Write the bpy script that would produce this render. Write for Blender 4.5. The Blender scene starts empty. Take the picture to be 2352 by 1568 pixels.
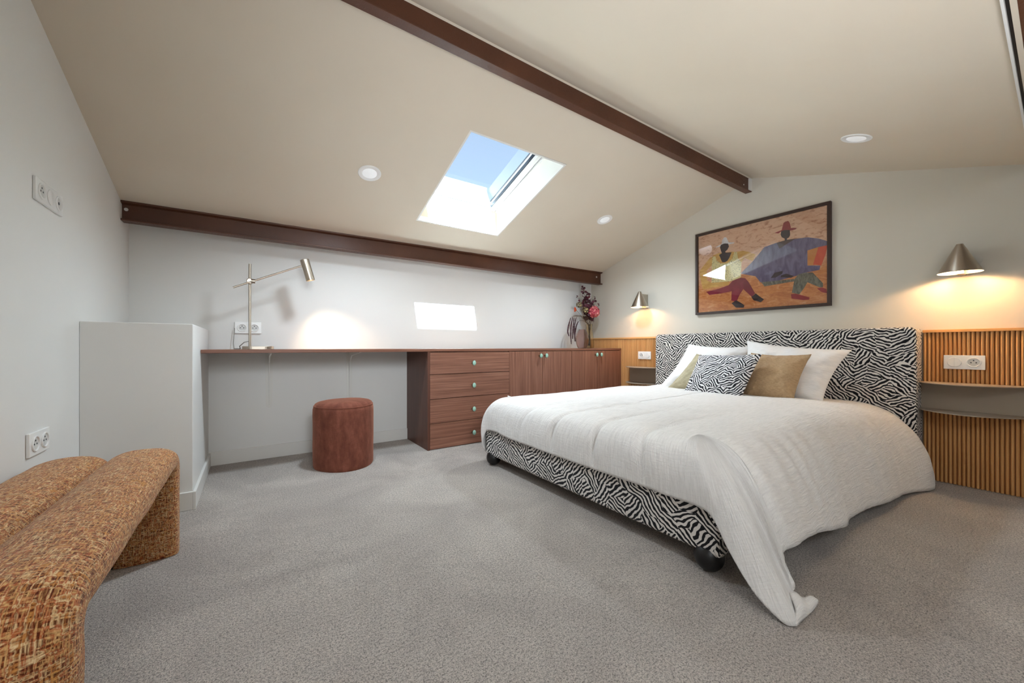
import bpy, math, random
from math import sin, cos, pi, sqrt, radians
from mathutils import Vector, Matrix, noise, Euler

# ------------------------------------------------------------------ camera, world, sun, lamps, exposure
SC = bpy.context.scene
F_PX, YAW, VH, CX, CAMH = 870.66, .601, 795.96, 1176., .80      # survey of the photograph (2352 x 1568)
cam_d = bpy.data.cameras.new('camera'); cam = bpy.data.objects.new('camera', cam_d)
SC.collection.objects.link(cam); SC.camera = cam
cam_d.sensor_width = 36; cam_d.lens = F_PX / 2352 * 36; cam_d.shift_y = (VH - 784) / 2352
cam_d.clip_start = .02
cam.location = (0, 0, CAMH); cam.rotation_euler = (pi/2, 0, -YAW)

SUN_DIR = Vector((.12, 1., -1.17)).normalized()                  # the way sunlight travels
SUN_POWER, SKY_POWER, EXPOSURE = 105.0, .243, 0.80
SUN_COL = (.96, .98, 1)
w = bpy.data.worlds.new('world'); SC.world = w; w.use_nodes = True
nt = w.node_tree; nt.nodes.clear()
sky = nt.nodes.new('ShaderNodeTexSky'); sky.sky_type = 'NISHITA'; sky.sun_disc = False
sky.sun_elevation = math.asin(-SUN_DIR.z); sky.sun_rotation = math.atan2(-SUN_DIR.x, -SUN_DIR.y)
sky.air_density = 1.0; sky.dust_density = 5.0; sky.ozone_density = 1.0
hs = nt.nodes.new('ShaderNodeHueSaturation'); hs.inputs['Saturation'].default_value = .62
bg = nt.nodes.new('ShaderNodeBackground'); bg.inputs['Strength'].default_value = SKY_POWER
wo = nt.nodes.new('ShaderNodeOutputWorld')
nt.links.new(sky.outputs[0], hs.inputs['Color']); nt.links.new(hs.outputs[0], bg.inputs[0]); nt.links.new(bg.outputs[0], wo.inputs[0])

def lamp(name, kind, loc, energy, col=(1, 1, 1), rot=None, **kw):
    d = bpy.data.lights.new(name, kind); d.energy = energy; d.color = col
    for k, v in kw.items(): setattr(d, k, v)
    o = bpy.data.objects.new(name, d); SC.collection.objects.link(o); o.location = loc
    if rot is not None: o.rotation_euler = rot
    return o
lamp('sun', 'SUN', (1, -3, 6), SUN_POWER, SUN_COL, (-SUN_DIR).to_track_quat('Z', 'Y').to_euler(), angle=radians(.53))
# fill lights added out of view behind the camera to brighten the room
lamp('fill_area', 'AREA', (0, -1.1, 1.95), 14, (.89, .945, 1), (radians(28), 0, radians(-12)), shape='RECTANGLE', size=1.5, size_y=.6)
lamp('fill_uplight', 'SPOT', (.55, -.45, .45), 92, (.90, .95, 1), (Vector((.55, -.45, .45)) - Vector((1.55, 1.25, 2.12))).to_track_quat('Z', 'Y').to_euler(), spot_size=radians(92), spot_blend=1., shadow_soft_size=.3)
lamp('fill_spot', 'SPOT', (.15, -.95, 1.62), 110, (.86, .94, 1), (Vector((.15, -.95, 1.62)) - Vector((1.15, 3.1, .95))).to_track_quat('Z', 'Y').to_euler(), spot_size=radians(50), spot_blend=1., shadow_soft_size=.35)
SC.view_settings.view_transform = 'Standard'; SC.view_settings.look = 'None'
SC.view_settings.exposure = EXPOSURE; SC.view_settings.gamma = 1; SC.view_settings.use_curve_mapping = False
SC.cycles.use_denoising = True; SC.cycles.adaptive_threshold = .015; SC.cycles.max_bounces = 8; SC.cycles.diffuse_bounces = 5
SC.cycles.sample_clamp_indirect = 30; SC.cycles.caustics_reflective = False; SC.cycles.caustics_refractive = False
SC.cycles.transparent_max_bounces = 12

# ------------------------------------------------------------------ survey helpers (a sight line met with a known plane)
XL, XR, YB = -.623, 3.386, 3.242
SY, CY_ = sin(YAW), cos(YAW)
def ray(u, v):
    a = (u - CX) / F_PX; return Vector((SY + a*CY_, CY_ - a*SY, -(v - VH) / F_PX))
O_ = Vector((0, 0, CAMH))
def bx(u, v, X): r = ray(u, v); return O_ + r * (X / r.x)
def by(u, v, Y): r = ray(u, v); return O_ + r * (Y / r.y)
def bz(u, v, Z): r = ray(u, v); return O_ + r * ((Z - CAMH) / r.z)
def zc1(x, y): return 1.888 - .318*(y - 2.384) + .0072*(x - 3.386)        # window-side slope
RIDGE_Y = 1.455
def zc2(x, y): return 1.763 + .3095*(y - .10) + .0072*(x - 3.386)         # camera-side slope
def bc1(u, v):
    r = ray(u, v); t = (1.888 + .318*2.384 - .0072*3.386 - CAMH) / (r.z + .318*r.y - .0072*r.x); return O_ + r*t
def bc2(u, v):
    r = ray(u, v); t = (1.763 - .03095 - .0072*3.386 - CAMH) / (r.z - .3095*r.y - .0072*r.x); return O_ + r*t

# ------------------------------------------------------------------ materials
def s2l(c): return tuple(((x/255)/12.92 if x/255 <= .04045 else ((x/255 + .055)/1.055)**2.4) for x in c) + (1,)
class M:
    def __init__(s, name):
        s.m = bpy.data.materials.new(name); s.m.use_nodes = True; s.t = s.m.node_tree
        s.b = s.t.nodes['Principled BSDF']
    def n(s, typ, ins=None, **kw):
        x = s.t.nodes.new(typ)
        for k, v in kw.items(): setattr(x, k, v)
        for k, v in (ins or {}).items():
            if hasattr(v, 'links') or isinstance(v, bpy.types.NodeSocket): s.t.links.new(v, x.inputs[k])
            else: x.inputs[k].default_value = v
        return x
    def set(s, **kw):
        for k, v in kw.items():
            k = k.replace('_', ' ')
            if isinstance(v, bpy.types.NodeSocket): s.t.links.new(v, s.b.inputs[k])
            else: s.b.inputs[k].default_value = v
        return s
    def coord(s, kind='Object', scale=(1, 1, 1), rot=(0, 0, 0)):
        c = s.n('ShaderNodeTexCoord'); return s.n('ShaderNodeMapping', {'Vector': c.outputs[kind], 'Scale': scale, 'Rotation': rot}).outputs[0]
    def noise(s, vec, scale, detail=3, rough=.5, dist=0):
        return s.n('ShaderNodeTexNoise', {'Vector': vec, 'Scale': scale, 'Detail': detail, 'Roughness': rough, 'Distortion': dist}).outputs[0]
    def ramp(s, fac, stops, interp='LINEAR'):
        r = s.n('ShaderNodeValToRGB', {'Fac': fac}); e = r.color_ramp; e.interpolation = interp
        while len(e.elements) > 1: e.elements.remove(e.elements[-1])
        e.elements[0].position = stops[0][0]; e.elements[0].color = stops[0][1]
        for p, c in stops[1:]: k = e.elements.new(p); k.color = c
        return r.outputs[0]
    def math(s, op, a, b=0., c=0.):
        return s.n('ShaderNodeMath', {0: a, 1: b, 2: c}, operation=op).outputs[0]
    def mix(s, fac, a, b, mode='MIX'):
        x = s.n('ShaderNodeMix', data_type='RGBA', blend_type=mode)
        for i, v in ((0, fac), (6, a), (7, b)):
            if isinstance(v, bpy.types.NodeSocket): s.t.links.new(v, x.inputs[i])
            else: x.inputs[i].default_value = v
        return x.outputs[2]
    def bump(s, h, strength=.3, dist=.002):
        s.set(Normal=s.n('ShaderNodeBump', {'Height': h, 'Strength': strength, 'Distance': dist}).outputs[0]); return s

def plain(name, rgb, rough=.5, metal=0, bump=None, spec=.5):
    m = M(name); m.set(Base_Color=s2l(rgb), Roughness=rough, Metallic=metal, Specular_IOR_Level=spec)
    if bump: m.bump(m.noise(m.coord(), bump[0], 3), bump[1], bump[2])
    return m.m
def paint(name, rgb, rgb2=None, rough=.75):
    m = M(name); c = m.coord()
    col = m.ramp(m.noise(c, 1.3, 3), [(.3, s2l(rgb)), (.7, s2l(rgb2 or rgb))])
    m.set(Base_Color=col, Roughness=rough, Specular_IOR_Level=.25); m.bump(m.noise(c, 160, 3), .05, .002); return m.m
MT = {}
MT['white_wall'] = paint('white_wall_paint', (227, 226, 223), (223, 222, 219))
MT['greige_wall'] = paint('greige_wall_paint', (208, 202, 190), (204, 197, 184))
MT['ceiling'] = paint('greige_ceiling_paint', (216, 205, 188), (211, 199, 181))
MT['trim'] = plain('white_satin_trim', (224, 222, 217), .45)
MT['pvc'] = plain('white_plastic', (232, 232, 230), .3)
MT['pvc_dim'] = plain('white_plastic_recess', (205, 205, 202), .4)
MT['black'] = plain('black_gap_shade', (18, 17, 17), .5)  # plain black that stands for the shade inside narrow gaps
MT['black_gloss'] = plain('black_lacquered_wood', (16, 14, 14), .38)
MT['gasket'] = plain('dark_gasket', (38, 42, 48), .5)
MT['alu'] = plain('grey_window_track', (150, 156, 158), .35, .4)
MT['beige_metal'] = plain('beige_lacquered_metal', (158, 142, 124), .5)
MT['dark_frame'] = plain('dark_walnut_frame', (52, 34, 26), .45)
MT['roof'] = plain('roof_covering', (120, 110, 102), .8)
MT['render'] = plain('sun_blocker_render', (205, 195, 180), .85)
MT['bulb'] = None

def metal_paint():
    m = M('brown_painted_steel'); c = m.coord()
    n1 = m.noise(c, 3.5, 4); n2 = m.noise(c, 140, 2)
    m.set(Base_Color=m.ramp(n1, [(.3, s2l((74, 42, 26))), (.7, s2l((92, 54, 35)))]), Roughness=m.ramp(n2, [(.3, (.34,)*3 + (1,)), (.8, (.55,)*3 + (1,))]), Specular_IOR_Level=.45)
    blob = m.ramp(m.noise(c, 38, 2, .6), [(.62, (0, 0, 0, 1)), (.70, (1, 1, 1, 1))])
    m.bump(m.math('ADD', m.noise(c, 220, 3), m.math('MULTIPLY', blob, .8)), .35, .0015); return m.m
MT['beam'] = metal_paint()
def steel():
    m = M('brushed_steel'); c = m.coord('Object', (1, 1, 1))
    n = m.noise(m.coord('Object', (8, 8, 500)), 3, 2)
    m.set(Base_Color=s2l((186, 176, 162)), Metallic=1., Roughness=m.ramp(n, [(0, (.24,)*3 + (1,)), (1, (.40,)*3 + (1,))])); return m.m
MT['steel'] = steel()
def carpet():
    m = M('greige_loop_carpet'); c = m.coord()
    n1 = m.noise(c, 1.6, 4, .6, 1.2); n2 = m.noise(c, 270, 3, .75); n3 = m.noise(c, 130, 2, .6)
    tr = m.n('ShaderNodeTexVoronoi', {'Vector': m.n('ShaderNodeVectorMath', {0: c, 1: m.n('ShaderNodeTexNoise', {'Vector': c, 'Scale': 5., 'Detail': 3.}).outputs['Color']}, operation='ADD').outputs[0], 'Scale': 4.5}, feature='DISTANCE_TO_EDGE').outputs[0]
    track = m.ramp(tr, [(0, (.80,)*3 + (1,)), (.07, (1,)*3 + (1,))])
    base = m.ramp(n1, [(.34, s2l((204, 193, 184))), (.5, s2l((220, 209, 199))), (.66, s2l((236, 225, 214)))])
    spk = m.ramp(m.math('ADD', m.math('MULTIPLY', n2, .7), m.math('MULTIPLY', n3, .3)), [(.38, s2l((128, 124, 120))), (.56, s2l((255, 255, 255)))])
    col = m.mix(1., m.mix(1., base, spk, 'MULTIPLY'), m.mix(m.ramp(m.noise(c, .9, 1), [(.45, (0, 0, 0, 1)), (.65, (1, 1, 1, 1))]), (1, 1, 1, 1), track), 'MULTIPLY')
    m.set(Base_Color=col, Roughness=.95, Specular_IOR_Level=.1, Sheen_Weight=.25, Sheen_Roughness=.6)
    h = m.math('ADD', m.math('ADD', n2, m.math('MULTIPLY', n3, .7)), m.math('MULTIPLY', m.noise(c, 9, 3, .6, .6), 1.1))
    m.bump(h, 1., .007); return m.m
MT['carpet'] = carpet()
def wood(name, c1, c2, c3, axis, rough=.42, fine=1., coord='Object', var=True):
    m = M(name)
    sc = {'x': (1.6, 110, 110), 'y': (110, 1.6, 110), 'z': (110, 110, 1.6)}[axis]
    sf = {'x': (5, 420, 420), 'y': (420, 5, 420), 'z': (420, 420, 5)}[axis]
    c = m.coord(coord, tuple(v*fine for v in sc))
    if var:
        oi = m.n('ShaderNodeObjectInfo').outputs['Random']
        c = m.n('ShaderNodeVectorMath', {0: c, 1: m.n('ShaderNodeCombineXYZ', {0: m.math('MULTIPLY', oi, 37.), 1: m.math('MULTIPLY', oi, 71.), 2: m.math('MULTIPLY', oi, 13.)}).outputs[0]}, operation='ADD').outputs[0]
    n1 = m.noise(c, 1., 5, .62, .4)
    n2 = m.noise(m.coord(coord, sf), 1., 3, .6)
    col = m.ramp(m.math('ADD', m.math('MULTIPLY', n1, .75), m.math('MULTIPLY', n2, .25)), [(.34, s2l(c1)), (.5, s2l(c2)), (.64, s2l(c3))])
    m.set(Base_Color=col, Roughness=rough, Specular_IOR_Level=.4); m.bump(n2, .12, .001); return m.m
WC = ((104, 67, 51), (130, 87, 69), (154, 110, 90))
MT['walnut_v'] = wood('walnut_vertical_grain', *WC, 'z'); MT['walnut_h'] = wood('walnut_horizontal_grain', *WC, 'x')
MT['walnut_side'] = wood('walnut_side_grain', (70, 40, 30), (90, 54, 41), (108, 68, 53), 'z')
MT['walnut_top'] = wood('walnut_worktop', (104, 66, 50), (126, 84, 66), (144, 100, 82), 'x', .35)
MT['oak'] = wood('oak_rod', (192, 138, 82), (208, 155, 97), (220, 172, 116), 'z', .5, .3)
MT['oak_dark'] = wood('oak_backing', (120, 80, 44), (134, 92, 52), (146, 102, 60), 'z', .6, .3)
MT['oak_cap'] = wood('oak_cap_strip', (200, 146, 84), (212, 158, 96), (222, 170, 110), 'y', .5)

def zebra(name, freq, scale_cell, dark, light, warp=.9):
    m = M(name); c = m.n('ShaderNodeTexCoord').outputs['UV']
    wn = m.n('ShaderNodeTexNoise', {'Vector': c, 'Scale': 14., 'Detail': 2.}).outputs['Color']
    wv = m.n('ShaderNodeVectorMath', {0: m.n('ShaderNodeVectorMath', {0: wn, 1: (.5, .5, .5)}, operation='SUBTRACT').outputs[0], 'Scale': .045*warp}, operation='SCALE').outputs[0]
    p = m.n('ShaderNodeVectorMath', {0: c, 1: wv}, operation='ADD').outputs[0]
    vo = m.n('ShaderNodeTexVoronoi', {'Vector': p, 'Scale': scale_cell, 'Randomness': .85}, voronoi_dimensions='2D')
    cr = m.n('ShaderNodeSeparateColor', {0: vo.outputs['Color']})
    ang = m.math('MULTIPLY_ADD', m.math('GREATER_THAN', cr.outputs[0], .5), 1.35, -.62)
    ang = m.math('ADD', ang, m.math('MULTIPLY', m.math('SUBTRACT', cr.outputs[1], .5), .7))
    xyz = m.n('ShaderNodeSeparateXYZ', {0: p})
    ph = m.math('ADD', m.math('MULTIPLY', xyz.outputs[1], m.math('COSINE', ang)), m.math('MULTIPLY', xyz.outputs[0], m.math('SINE', ang)))
    n = m.noise(c, 42., 1)
    ph = m.math('MULTIPLY_ADD', ph, freq*2*pi, m.math('MULTIPLY', n, 2.6))
    val = m.math('ADD', m.math('SINE', ph), m.math('MULTIPLY', m.math('SUBTRACT', m.noise(c, 34., 1), .5), 1.5))
    f = m.math('MULTIPLY_ADD', val, 2.6, .35)
    f = m.n('ShaderNodeClamp', {'Value': f}).outputs[0]
    m.set(Base_Color=m.mix(f, s2l(dark), s2l(light)), Roughness=.75, Specular_IOR_Level=.2, Sheen_Weight=.15)
    m.bump(m.noise(c, 900, 2), .15, .001); return m.m
MT['zebra'] = zebra('zebra_print_fabric', 57, 13, (17, 15, 20), (222, 216, 210), 1.)
MT['zebra_cushion'] = zebra('zebra_print_cushion_fabric', 64, 15, (20, 21, 30), (232, 230, 232), 1.1)

def cloth(name, rgb, rgb2, sx, sy, amp=.5, dist=.003, sheen=.2):
    m = M(name); 
    c1 = m.coord('UV', (sx, sy, 1)); c2 = m.coord('UV', (sy, sx, 1)); c = m.coord('UV')
    n1 = m.noise(c1, 1., 3, .6, .6); n2 = m.noise(c2, 1., 2, .6, .3); n3 = m.noise(c, 6, 3)
    m.set(Base_Color=m.ramp(n1, [(.3, s2l(rgb2)), (.65, s2l(rgb))]), Roughness=.9, Specular_IOR_Level=.15, Sheen_Weight=sheen)
    m.bump(m.math('ADD', n1, m.math('MULTIPLY', n2, .45)), amp, dist); return m.m
MT['duvet'] = cloth('white_cotton_gauze', (238, 235, 232), (224, 221, 218), 14, 130, .8, .006)
MT['pillowcase'] = cloth('white_gauze_pillowcase', (240, 238, 236), (230, 228, 226), 22, 160, .5, .003)
MT['linen_green'] = cloth('olive_beige_linen', (184, 174, 146), (164, 153, 124), 60, 340, .6, .0025)
MT['linen_tan'] = cloth('tan_linen', (192, 162, 126), (162, 132, 98), 60, 340, .7, .0025)
def velvet():
    m = M('rust_brown_velvet'); c = m.coord('UV')
    n1 = m.noise(m.coord('UV', (22, 9, 1)), 1., 4, .6, .2); n2 = m.noise(m.coord('UV', (260, 40, 1)), 1., 2); n3 = m.noise(m.coord('UV', (40, 300, 1)), 1., 2)
    f = m.math('ADD', m.math('MULTIPLY', n1, .7), m.math('MULTIPLY', m.math('ADD', n2, n3), .15))
    m.set(Base_Color=m.ramp(f, [(.34, s2l((98, 54, 42))), (.5, s2l((116, 67, 52))), (.66, s2l((138, 84, 68)))]), Roughness=.85, Sheen_Weight=.6, Sheen_Roughness=.4, Sheen_Tint=s2l((210, 150, 125)), Specular_IOR_Level=.2)
    m.bump(f, .3, .002); return m.m
MT['velvet'] = velvet()
def tweed():
    m = M('orange_brown_tweed')
    a = m.noise(m.coord('UV', (40, 300, 1)), 1., 3, .6, .4); b = m.noise(m.coord('UV', (300, 40, 1)), 1., 3, .6, .4)
    h = m.math('MAXIMUM', a, b)
    big = m.noise(m.coord('UV', (16, 75, 1)), 1., 3, .65, .4); big2 = m.noise(m.coord('UV', (75, 16, 1)), 1., 3, .65, .4)
    pal = m.ramp(m.math('ADD', m.math('MULTIPLY', big, .5), m.math('MULTIPLY', big2, .5)), [(.32, s2l((120, 66, 40))), (.39, s2l((190, 108, 60))), (.44, s2l((230, 190, 130))), (.49, s2l((190, 104, 62))), (.53, s2l((240, 214, 166))), (.58, s2l((196, 128, 70))), (.64, s2l((226, 170, 96))), (.72, s2l((140, 100, 64)))])
    dk = m.ramp(h, [(.44, s2l((122, 86, 66))), (.56, s2l((235, 225, 215))), (.7, (1, 1, 1, 1))])
    m.set(Base_Color=m.mix(1., pal, dk, 'MULTIPLY'), Roughness=.9, Sheen_Weight=.15, Specular_IOR_Level=.15)
    m.bump(h, .9, .004); return m.m
MT['tweed'] = tweed()
def glass(name, rgb, rough=0., ior=1.45, bump=None):
    m = M(name); m.set(Base_Color=s2l(rgb), Transmission_Weight=1., Roughness=rough, IOR=ior)
    if bump: m.bump(m.noise(m.coord(), bump[0], 2), bump[1], .002)
    return m.m
def pane(name, rgb, refl=1.):
    # thin sheet glass: clear with a Fresnel reflection
    m = M(name); t = m.t
    tr = m.n('ShaderNodeBsdfTransparent', {'Color': s2l(rgb)}); gl = m.n('ShaderNodeBsdfGlossy', {'Roughness': .0, 'Color': (1, 1, 1, 1)})
    fr = m.n('ShaderNodeFresnel', {'IOR': 1.5})
    bk = m.math('SUBTRACT', 1., m.n('ShaderNodeNewGeometry').outputs['Backfacing'])
    mx = m.n('ShaderNodeMixShader', {0: m.math('MULTIPLY', m.math('MULTIPLY', fr.outputs[0], refl), bk), 1: tr.outputs[0], 2: gl.outputs[0]})
    t.links.new(mx.outputs[0], t.nodes['Material Output'].inputs[0]); t.nodes.remove(m.b); return m.m
MT['pane'] = pane('window_glass', (236, 246, 250), 1.6)
MT['picture_glass'] = pane('picture_glass', (246, 246, 246), 2.0)
MT['pink_glass'] = glass('pink_bubbled_glass', (246, 224, 218), .04, 1.35, (90, .5))
MT['amber_glass'] = glass('amber_bubbled_glass', (250, 242, 222), .04, 1.35, (90, .5))
def emit(name, rgb, e):
    m = M(name); m.set(Base_Color=s2l(rgb), Emission_Color=s2l(rgb), Emission_Strength=e); return m.m
MT['bulb'] = emit('glowing_bulb', (255, 222, 170), 12)
MT['shade_inside'] = plain('white_shade_inside', (245, 240, 228), .6)
MT['mint'] = plain('mint_ceramic', (150, 190, 172), .25)
MT['brass'] = plain('aged_brass', (120, 92, 54), .35, 1)

# ------------------------------------------------------------------ mesh helpers
ORG = {}
def link(o): SC.collection.objects.link(o); return o
def worg(o): return ORG.get(o.name, Vector((0, 0, 0))) if o is not None else Vector((0, 0, 0))
def tag(o, label=None, cat=None, group=None, kind=None):
    if label: o['label'] = label
    if cat: o['category'] = cat
    if group: o['group'] = group
    if kind: o['kind'] = kind
    return o
def thing(name, loc, label, cat, group=None):
    o = link(bpy.data.objects.new(name, None)); o.location = loc; o.empty_display_size = .05
    ORG[o.name] = Vector(loc); return tag(o, label, cat, group)
class G:
    """a bag of faces: world coordinates (or local ones when placed with at=)"""
    def __init__(s): s.v = []; s.f = []; s.mi = []; s.uv = []
    def add(s, vs, fs, mi=0, uvs=None):
        b = len(s.v); s.v += [Vector(p) for p in vs]
        for k, f in enumerate(fs):
            s.f.append([i + b for i in f]); s.mi.append(mi)
            s.uv.append([uvs[i] for i in f] if uvs else None)
        return s
    def box(s, x0, x1, y0, y1, z0, z1, mi=0):
        vs = [(x, y, z) for z in (z0, z1) for y in (y0, y1) for x in (x0, x1)]
        return s.add(vs, [(0, 2, 3, 1), (4, 5, 7, 6), (0, 1, 5, 4), (2, 6, 7, 3), (0, 4, 6, 2), (1, 3, 7, 5)], mi)
    def prism(s, pts, d, mi=0):
        n = len(pts); d = Vector(d); vs = [Vector(p) for p in pts]; vs += [p + d for p in vs]
        return s.add(vs, [tuple(range(n))[::-1], tuple(range(n, 2*n))] + [(i, (i+1) % n, n + (i+1) % n, n + i) for i in range(n)], mi)
    def lathe(s, prof, n=32, c=(0, 0, 0), mi=0, cap=True, rib=None, R=None):
        c = Vector(c); vs = []; fs = []
        for k, (r, z) in enumerate(prof):
            for i in range(n):
                a = 2*pi*i/n; rr = r*(1 + (rib(a, z) if rib else 0)); p = Vector((rr*cos(a), rr*sin(a), z))
                vs.append(c + (R @ p if R else p))
        for k in range(len(prof) - 1):
            for i in range(n): j = (i+1) % n; fs.append((k*n + i, k*n + j, (k+1)*n + j, (k+1)*n + i))
        if cap:
            if prof[0][0] > 1e-6: fs.append(tuple(range(n))[::-1])
            if prof[-1][0] > 1e-6: fs.append(tuple((len(prof)-1)*n + i for i in range(n)))
        return s.add(vs, fs, mi)
    def tube(s, pts, r, n=10, mi=0):
        pts = [Vector(p) for p in pts]; rs = r if isinstance(r, (list, tuple)) else [r]*len(pts); vs = []; fs = []
        up = None
        for i, p in enumerate(pts):
            t = (pts[min(i+1, len(pts)-1)] - pts[max(i-1, 0)]).normalized()
            if up is None: up = t.orthogonal().normalized()
            up = (up - t*up.dot(t)).normalized(); sd = t.cross(up)
            for k in range(n): a = 2*pi*k/n; vs.append(p + (up*cos(a) + sd*sin(a))*rs[i])
        for i in range(len(pts)-1):
            for k in range(n): j = (k+1) % n; fs.append((i*n + k, i*n + j, (i+1)*n + j, (i+1)*n + k))
        fs.append(tuple(range(n))[::-1]); fs.append(tuple((len(pts)-1)*n + k for k in range(n)))
        return s.add(vs, fs, mi)
def make(name, g, mat, parent=None, at=None, smooth=False, bevel=0, solid=0, sub=0, label=None, data=None):
    if data is None:
        me = bpy.data.meshes.new(name)
        off = Vector((0, 0, 0)) if at is not None else worg(parent)
        me.from_pydata([tuple(p - off) for p in g.v], [], g.f)
        for x in (mat if isinstance(mat, (list, tuple)) else [mat]): me.materials.append(x)
        me.polygons.foreach_set('material_index', g.mi)
        if any(u is not None for u in g.uv):
            uvl = me.uv_layers.new(name='UVMap'); k = 0
            for u, f in zip(g.uv, g.f):
                for i in range(len(f)):
                    if u: uvl.data[k].uv = u[i]
                    k += 1
        if smooth: me.polygons.foreach_set('use_smooth', [True]*len(me.polygons))
        me.update(); me.validate()
    else: me = data
    o = link(bpy.data.objects.new(name, me)); wl = Vector(at) if at is not None else worg(parent)
    ORG[o.name] = wl
    if parent is not None: o.parent = parent; o.location = wl - worg(parent)
    else: o.location = wl
    if smooth == 'auto':
        md = None
        try: me.set_sharp_from_angle(angle=radians(35))
        except Exception: pass
    if solid: md = o.modifiers.new('solid', 'SOLIDIFY'); md.thickness = solid; md.offset = -1
    if bevel: md = o.modifiers.new('bevel', 'BEVEL'); md.width = bevel; md.segments = 2; md.limit_method = 'ANGLE'; md.angle_limit = radians(40)
    if sub: md = o.modifiers.new('sub', 'SUBSURF'); md.levels = sub; md.render_levels = sub
    if label: o['label'] = label
    return o
def bxg(*a): return G().box(*a)
def struct(name, g, mat, **k): o = make(name, g, mat, **k); o['kind'] = 'structure'; return o
def zuv(g, plane):                                    # metre uv for printed fabric: plane = axes used
    ax = {'x': 0, 'y': 1, 'z': 2}; g.uv = []
    for f in g.f:
        vs = [g.v[i] for i in f]; nrm = (vs[1]-vs[0]).cross(vs[2]-vs[0])
        if nrm.length < 1e-9 and len(vs) > 3: nrm = (vs[2]-vs[1]).cross(vs[3]-vs[1])
        k = max(range(3), key=lambda i: abs(nrm[i])); a, b = ((1, 2), (0, 2), (0, 1))[k]
        g.uv.append([(p[a] + .37*k, p[b]) for p in vs])
    return g

# ================================================================== THE ROOM
YN = -1.6                                                      # wall behind the camera
T = .12
struct('floor', bxg(XL - T, XR + T, YN - T, YB + T, -.1, 0), MT['carpet'])
struct('wall_left', G().prism([(XL, YN - T, 0), (XL, YB + T, 0), (XL, YB + T, zc1(XL, YB) + .3), (XL, RIDGE_Y, 2.45), (XL, YN - T, 2.45)], (-T, 0, 0)), MT['white_wall'])
struct('wall_right', G().prism([(XR, YN - T, 0), (XR, YB + T, 0), (XR, YB + T, zc1(XR, YB) + .3), (XR, RIDGE_Y, 2.45), (XR, YN - T, 2.45)], (T, 0, 0)), MT['greige_wall'])
struct('wall_back', bxg(XL, XR, YB, YB + T, 0, 1.72), MT['white_wall'])
# window-side ceiling with the skylight well cut through it
SKA = [bc1(1092, 307), bc1(1299, 381), bc1(1138, 540), bc1(953, 503)]
SX0, SX1 = (SKA[0].x + SKA[3].x)/2, (SKA[1].x + SKA[2].x)/2
SY0, SY1 = (SKA[0].y + SKA[1].y)/2, (SKA[2].y + SKA[3].y)/2
def slab(xs, ys, hole, zf, th, lip=0):
    g = G()
    for i in range(len(xs)-1):
        for j in range(len(ys)-1):
            if (i, j) in hole: continue
            a, b, c, d = (xs[i], ys[j]), (xs[i+1], ys[j]), (xs[i+1], ys[j+1]), (xs[i], ys[j+1])
            lo = [(x, y, zf(x, y)) for x, y in (a, b, c, d)]; hi = [(x, y, zf(x, y) + th) for x, y in (a, b, c, d)]
            g.add(lo + hi, [(0, 3, 2, 1), (4, 5, 6, 7), (0, 1, 5, 4), (1, 2, 6, 5), (2, 3, 7, 6), (3, 0, 4, 7)])
    return g
struct('ceiling', slab([XL - .01, SX0 - .0125, SX1 + .0125, XR + .01], [RIDGE_Y, SY0 - .0125, SY1 + .0125, YB + .05], [(1, 1)], zc1, .22), MT['ceiling'])
struct('ceiling_slope', slab([XL - .01, XR + .01], [.10, RIDGE_Y], [], zc2, .22), MT['ceiling'])
struct('ceiling_landing', bxg(XL, XR, YN, .0, 2.10, 2.25), MT['ceiling'])
# head of the opening over the photographer: bead, black strip put in as the gap's shade, plaster edge, steel
struct('trim_1', G().box(XL, XR, .094, .10, 1.735, 1.775), MT['white_wall'])
struct('trim_2', G().box(XL, XR, .086, .094, 1.755, 1.80), MT['black'])
struct('trim_3', G().box(XL, XR, .074, .086, 1.745, 1.80), MT['ceiling'])
struct('wall_header', bxg(XL, XR, .0, .074, 1.86, 2.25), MT['white_wall'])
# wall of the landing behind the camera
struct('wall_near', bxg(XL, XR, YN - T, YN, 0, 2.25), MT['white_wall'])
# boxed-in low wall in the left corner
BX1, BY0, BZ = -.241, 2.435, .912
struct('wall_low_box', bxg(XL, BX1, BY0, YB, 0, BZ), MT['white_wall'], bevel=.003)
struct('baseboard_back', bxg(BX1, 1.115, YB - .013, YB, 0, .092), MT['trim'], bevel=.002)
struct('baseboard_box_side', bxg(BX1, BX1 + .013, BY0 - .013, YB - .013, 0, .088), MT['trim'], bevel=.002)
struct('baseboard_box_front', bxg(XL + .0, BX1, BY0 - .013, BY0, 0, .088), MT['trim'], bevel=.002)
struct('baseboard_left', bxg(XL, XL + .013, YN, BY0 - .013, 0, .088), MT['trim'], bevel=.002)

# ---------------- skylight: shaft linings, frame, sash, glass, rail
sk = tag(thing('window_1', ((SX0+SX1)/2, (SY0+SY1)/2, zc1((SX0+SX1)/2, (SY0+SY1)/2)), None, None), kind='structure')
TH = math.atan(.318)
SL = (SY1 - SY0)/cos(TH); SWD = SX1 - SX0
def skp(a, b, h):                                     # a across 0..SWD, b down the slope 0..SL, h out of the ceiling plane
    o = Vector((SX0, SY0, zc1((SX0+SX1)/2, SY0))); return o + Vector((a, 0, 0)) + Vector((0, cos(TH), -sin(TH)))*b + Vector((0, sin(TH), cos(TH)))*h
def skbox(g, a0, a1, b0, b1, h0, h1):
    return g.add([skp(a, b, h) for h in (h0, h1) for b in (b0, b1) for a in (a0, a1)], [(0, 2, 3, 1), (4, 5, 7, 6), (0, 1, 5, 4), (2, 6, 7, 3), (0, 4, 6, 2), (1, 3, 7, 5)])
W_, L_ = SWD, SL
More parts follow.
